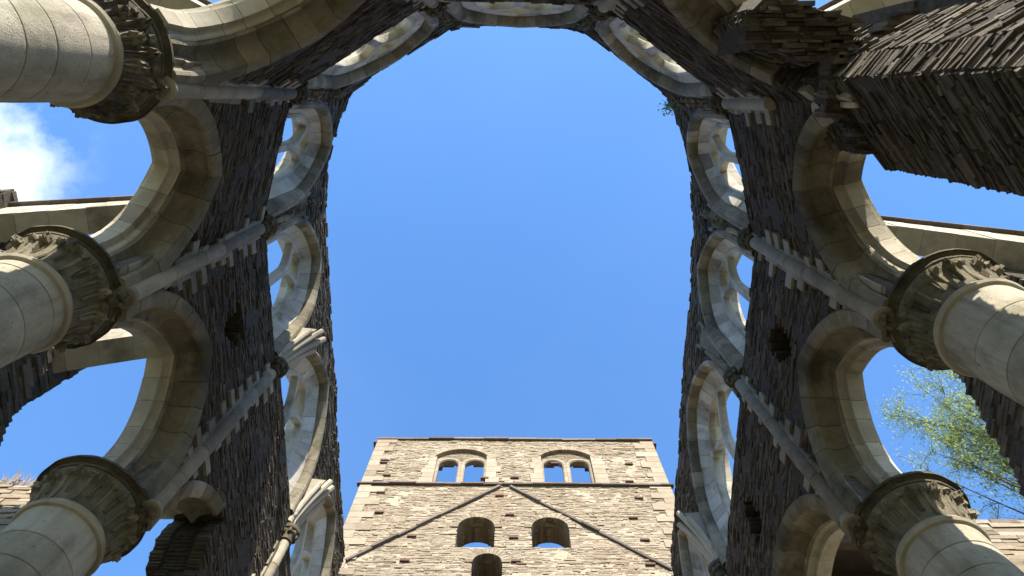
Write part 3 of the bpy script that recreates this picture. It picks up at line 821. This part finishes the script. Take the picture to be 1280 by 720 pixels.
rows(tm, tf, 0, W, 11.0, TT, bops, hr=(.035, .06), lr=(.1, .3), prot=.005, d0=.10, d1=.24, tone=(.4, .15), gap=.010, core_in=.03)
rows(tm, tf, 0, W, 11.0, TT, bkops, hr=(.12, .2), lr=(.3, .6), prot=.008, d0=.245, d1=.64, tone=(.4, .15), gap=.010, core_in=.03)
rows(tm, tf, 0, W, GR, 11.0, [arch_open(W/2, 2.2, 5.5, 3.0, GR-1)], hr=(.14, .22), lr=(.3, .6), prot=.015, d0=0, d1=1.0, tone=(.5, .2), gap=.012, core_in=.03)
for (a_, b_) in (((TX0, TY+.01), (TX0, TY+8)), ((TX1, TY+.01), (TX1, TY+8)), ((TX0, TY+8), (TX1, TY+8))):
    fr = Fr(a_, b_, (.12, TY+4)); fr.n = -fr.n
    rows(tm, fr, 0, fr.L, GR, TT, [arch_open(fr.L/2, .6, 18.6, .6, 17.8)], hr=(.16, .24), lr=(.3, .7), prot=.015, d0=0, d1=.9, tone=(.5, .2), gap=.012, core_in=.03)
tm.build('tower_masonry', towerst, tower)
for xc, sg in ((0, 1), (W, -1)):
    q = MB()
    z = 11.0; tg = True
    while z < TT-.05:
        hh = min(random.uniform(.22, .32), TT-z); l = random.uniform(.48, .68) if tg else random.uniform(.26, .36)
        q.quadbox([tf.P(xc+sg*s, d, zz) for zz in (z+.006, z+hh-.006) for s, d in ((-.012, -.030), (l, -.030), (l, .08), (-.012, .08))], max(0, min(1, random.gauss(.6, .15))))
        q.quadbox([tf.P(xc+sg*s, d, zz) for zz in (z+.006, z+hh-.006) for s, d in ((-.014, .085), (.1, .085), (.1, .3+.2*tg), (-.014, .3+.2*tg))], .6)
        tg = not tg; z += hh
    q.build('quoin_strip', towerst, tower)
for i, (bc, h, s, zb) in enumerate(outer):
    wmb = MB()
    # ashlar jambs and heads of the paired lights
    for (x, hh, sp_, zb2) in lights[i*2:i*2+2]:
        ring(wmb, tf, X(x), hh, sp_, hh, zb2, [(0, .11), (0, .20), (.03, .26), (.095, .26), (.095, .075), (.03, .075)], blk=.16, tone=(.62, .12), jambblk=.25)
    for sg in (-1, 1):
        z = zb
        while z < s+.05:
            hh = random.uniform(.2, .3); l = random.uniform(.1, .34)
            wmb.quadbox([tf.P(X(bc)+sg*(.78+a), d, zz) for zz in (z+.005, z+hh-.005) for a, d in ((-.09, -.028), (l, -.028), (l, .24), (-.09, .24))], random.uniform(.6, .9)); z += hh
    w_ = wmb.build('belfry_window', towerst, tower)
    am = MB()
    Rr_ = (h*h+.55*.55)/1.1; zc = s+.55-Rr_; a0 = math.asin(min(1, h/Rr_)) if s >= zc else math.pi-math.asin(h/Rr_)
    nb = 26
    for j in range(nb):
        b0, b1 = [-a0+2*a0*(j+e_)/nb for e_ in (.04, .96)]
        l = .17+jit(.03)
        am.loft([[tf.P(X(bc)+rr*math.sin(b__), d, zc+rr*math.cos(b__)) for rr, d in ((Rr_-.01, -.035), (Rr_-.01, .24), (Rr_+l, .24), (Rr_+l, -.035+jit(.01)))] for b__ in (b0, (b0+b1)/2, b1)], random.uniform(.2, .7))
    am.build('relieving_arch', towerst, w_)
for (x, h, s, zb) in lows+mid:
    am = MB(); nb = 15
    for j in range(nb):
        b0, b1 = [-math.pi/2+math.pi*(j+e_)/nb for e_ in (.04, .96)]
        l = .18+jit(.04)
        am.loft([[tf.P(X(x)+rr*math.sin(b__), d, s+rr*math.cos(b__)) for rr, d in ((h-.005, -.03), (h-.005, .66), (h+l, .66), (h+l, -.03+jit(.01)))] for b__ in (b0, (b0+b1)/2, b1)], random.uniform(.15, .6))
    am.build('opening_arch', towerst, tower)
def slabrun(mb, pts, w, h, out, seg=(.4, .9), skip=()):
    "moulding along a polyline in tower-face coordinates (s, z)"
    for (a_, b_) in zip(pts[:-1], pts[1:]):
        d_ = Vector(b_)-Vector(a_); L_ = d_.length; d_.normalize(); nn = Vector((-d_.y, d_.x)); u = 0
        while u < L_-1e-3:
            l = min(random.uniform(*seg), L_-u)
            o = jit(.012); oo = out+jit(.02)
            p0 = Vector(a_)+d_*(u+.003); p1 = Vector(a_)+d_*(u+l-.003)
            c = []
            for k_ in (-h/2, h/2):
                for (pp, dd) in ((p0, -oo), (p1, -oo), (p1, .04), (p0, .04)):
                    r_ = pp+nn*(k_+o); c.append(tf.P(r_.x, dd*(1 if dd > 0 else 1), r_.y))
            mb.quadbox(c, random.uniform(.1, .8)); u += l
sc_ = MB(); slabrun(sc_, [(-.10, TS), (W+.10, TS)], 0, .065, .08); sc_.build('string_course', darkslab, tower)
cp_ = MB(); slabrun(cp_, [(-.02, TT+.05), (W+.02, TT+.05)], 0, .09, .07)
for (a_, b_) in (((TX0, TY+.05), (TX0, TY+8)), ((TX1, TY+.05), (TX1, TY+8)), ((TX0, TY+8), (TX1, TY+8))):
    f_ = Fr(a_, b_); cp_.quadbox([f_.P(s, d, z) for z in (TT+.003, TT+.09) for s, d in ((0, -.15), (f_.L, -.15), (f_.L, .15), (0, .15))], .4)
cp_.build('coping', darkslab, tower)
for ln in ([(X(-3.53), 14.27), (X(-.28), 17.5)], [(X(-.02), 17.5), (X(3.44), 14.0)]):
    gl = MB(); slabrun(gl, ln, 0, .065, .07); gl.build('roof_line_moulding', darkslab, tower)
for (x0, x1, z0, z1) in holes:
    ph = MB(); ph.quadbox([tf.P(s, d, z) for z in (z1-.015, z1+.05) for s, d in ((x0-.05, -.05), (x1+.05, -.05), (x1+.05, .05), (x0-.05, .05))], .4); ph.build('putlog_slab', redslab, tower)

# ---------------------------------------------------------------- transept walls
def grass(mb, p, n, spread, hgt):
    for i in range(n):
        a = random.random()*6.28; r_ = random.random()**.5*spread
        b = Vector((p[0]+r_*math.cos(a), p[1]+r_*math.sin(a)*.4, p[2])); hh = hgt*random.uniform(.4, 1.1); dx, dy = jit(hh*.5), jit(hh*.5)
        w = .006; base = len(mb.v)
        mb.v += [(b.x-w, b.y, b.z), (b.x+w, b.y, b.z), (b.x+dx*.4+w*.8, b.y+dy*.4, b.z+hh*.6), (b.x+dx, b.y+dy, b.z+hh), (b.x+dx*.4-w*.8, b.y+dy*.4, b.z+hh*.6)]
        mb.f.append([base+j for j in range(5)]); mb.t.append(random.random()); mb.s.append(False)
for sx, yy, zt_, lab, x0, x1 in ((-1, 6.1, 11.1, 'sunlit rubble wall of the left transept with dry grass on top', 6.6, 13), (1, 6.6, 11.05, 'rubble wall of the right transept with a tuft of green grass on top', 6.6, 13)):
    w = thing('transept_wall', lab, 'wall', (sx*9, yy, GR))
    fr = Fr((sx*x0, yy), (sx*x1, yy), (0, 0)); fr.n = Vector((0, 1)); mb = MB()
    rows(mb, fr, 0, fr.L, GR, zt_, [], hr=(.08, .14), lr=(.2, .5), d0=0, d1=.8, prot=.02, tone=(.5, .2), gap=.01, core_in=.03, ztop=lambda s: zt_-.04+.10*hashn(s*3, sx))
    mb.build('wall_masonry', towerst, w)
for sx, px, yy, z, mt, lab in ((-1, -8.05, 6.2, 11.1, dryg, 'tuft of dry reddish grass on the left transept wall'), (1, 9.1, 6.75, 11.05, greeng, 'tuft of green grass on the right transept wall')):
    gm = MB(); grass(gm, (px, yy, z-.05), 260, .42, .30); o = gm.build('grass_tuft', mt); o['label'] = lab; o['category'] = 'grass tuft'

pm_ = MB()
for i in range(60):
    c_ = Vector((2.80+random.gauss(0, .07), .12+random.gauss(0, .07), 13.5+random.gauss(0, .15)))+Vector((-.10, 0, 0))
    a_ = Vector((jit(1), jit(1), jit(1))).normalized(); b_ = a_.orthogonal().normalized(); s_ = random.uniform(.02, .04); bb = len(pm_.v)
    pm_.v += [tuple(c_-a_*s_), tuple(c_+b_*s_*.6), tuple(c_+a_*s_), tuple(c_-b_*s_*.6)]; pm_.f.append([bb, bb+1, bb+2, bb+3]); pm_.t.append(random.random()*.3); pm_.s.append(False)
for i in range(12): pm_.tube([(2.9, .12, 13.4), (2.8+jit(.1), .12+jit(.1), 13.55), (2.72+jit(.14), .12+jit(.16), 13.6+jit(.25))], [.006, .005, .003], 4, .1)
o = pm_.build('wall_plant', leafm); o['label'] = 'small leafy plant rooted in the wall top, upper right of the open sky'; o['category'] = 'plant'

# small timber roof and rendered gable seen under the lower right arch
rf = thing('lean_to_roof', 'small timber lean-to roof and pale wall seen under the lower right arch', 'roof', (5, 7.2, GR))
mb = MB()
for i in range(5):
    y = 5.75+i*.55
    mb.quadbox([(x, yy, z) for z in (9.0, 9.14) for x, yy in ((4.35, y), (5.9, y), (5.9, y+.12), (4.35, y+.12))], random.random())
mb.build('rafter', timber, rf)
mb = MB(); mb.quadbox([(x, y, z) for z in (9.145, 9.25) for x, y in ((4.32, 5.7), (5.95, 5.7), (5.95, 8.6), (4.32, 8.6))], .4); mb.build('roof_boards', timber, rf)
mb = MB(); mb.quadbox([(x, y, z) for z in (8.78, 8.995) for x, y in ((4.75, 5.62), (4.97, 5.62), (4.97, 5.85), (4.75, 5.85))], .6); mb.build('rendered_corbel', whitep, rf)
mb = MB(); mb.quadbox([(x, y, z) for z in (GR, 8.75) for x, y in ((4.37, 6.35), (5.85, 6.35), (5.85, 6.7), (4.37, 6.7))], .5); mb.build('rendered_wall', whitep, rf)

# ---------------------------------------------------------------- tree
def tree():
    base = Vector((14.2, 8.6, GR)); th = thing('deciduous_tree', 'light green spring tree with sparse twigs beyond the right wall', 'tree', base)
    tr = MB(); lf = MB()
    rnd = random.Random(5)
    C0 = Vector((11.9, 8.1, 18.0)); E = (2.0, 1.6, 2.6)
    trunk = [base+Vector((.25*math.sin(i*.7)-.02*i, .2*math.cos(i*.9), i*2.0)) for i in range(11)]
    tr.tube(trunk, [.30*(1-i*.085) for i in range(11)], 10, .4)
    def bez(a, b_, c_, n_): return [a*(1-t)**2+b_*2*t*(1-t)+c_*t*t for t in [i/n_ for i in range(n_+1)]]
    def leaves(pt, k_, sp):
        for _ in range(k_):
            c = pt+Vector((rnd.gauss(0, sp), rnd.gauss(0, sp), rnd.gauss(0, sp)))
            a = Vector((rnd.uniform(-1, 1), rnd.uniform(-1, 1), rnd.uniform(-.6, .6))).normalized(); b_ = a.orthogonal().normalized(); s = rnd.uniform(.03, .05)
            bb = len(lf.v); lf.v += [tuple(c-a*s), tuple(c+b_*s*.55), tuple(c+a*s), tuple(c-b_*s*.55)]; lf.f.append([bb, bb+1, bb+2, bb+3]); lf.t.append(rnd.random()); lf.s.append(False)
    for i in range(28):
        while True:
            d = Vector((rnd.uniform(-1, 1), rnd.uniform(-1, 1), rnd.uniform(-1, 1)))
            if .35 < d.length < 1: break
        tgt = C0+Vector((d.x*E[0], d.y*E[1], d.z*E[2]))
        t0 = trunk[max(3, min(9, int((tgt.z-GR)/2-rnd.uniform(1.0, 2.6))))]
        mid_ = (t0+tgt)/2+Vector((rnd.uniform(-1.2, 1.2), rnd.uniform(-1, 1), rnd.uniform(-1.6, .9)))
        pts = bez(t0, mid_, tgt, 9)
        tr.tube(pts, [.055*(1-.85*q/9) for q in range(10)], 5, .5)
        for q in range(5, 10):
            for _ in range(4):
                p0 = pts[q]; dd = (tgt-t0).normalized()
                e_ = p0+(dd*.45+Vector((rnd.uniform(-1, 1), rnd.uniform(-1, 1), rnd.uniform(-.7, .7)))).normalized()*rnd.uniform(.35, .85)
                w_ = bez(p0, (p0+e_)/2+Vector((rnd.uniform(-.15, .15), rnd.uniform(-.15, .15), rnd.uniform(-.1, .2))), e_, 5)
                tr.tube(w_, [.009*(1-.7*z_/5) for z_ in range(6)], 4, .5)
                for pt in w_[1:]:
                    leaves(pt, 8, .10)
                    f_ = pt+Vector((rnd.uniform(-.3, .3), rnd.uniform(-.3, .3), rnd.uniform(-.25, .25)))
                    tr.tube([pt, f_], [.0035, .002], 3, .5); leaves(f_, 3, .07)
    tr.build('trunk', barkm, th); lf.build('crown', leafm, th)
tree()
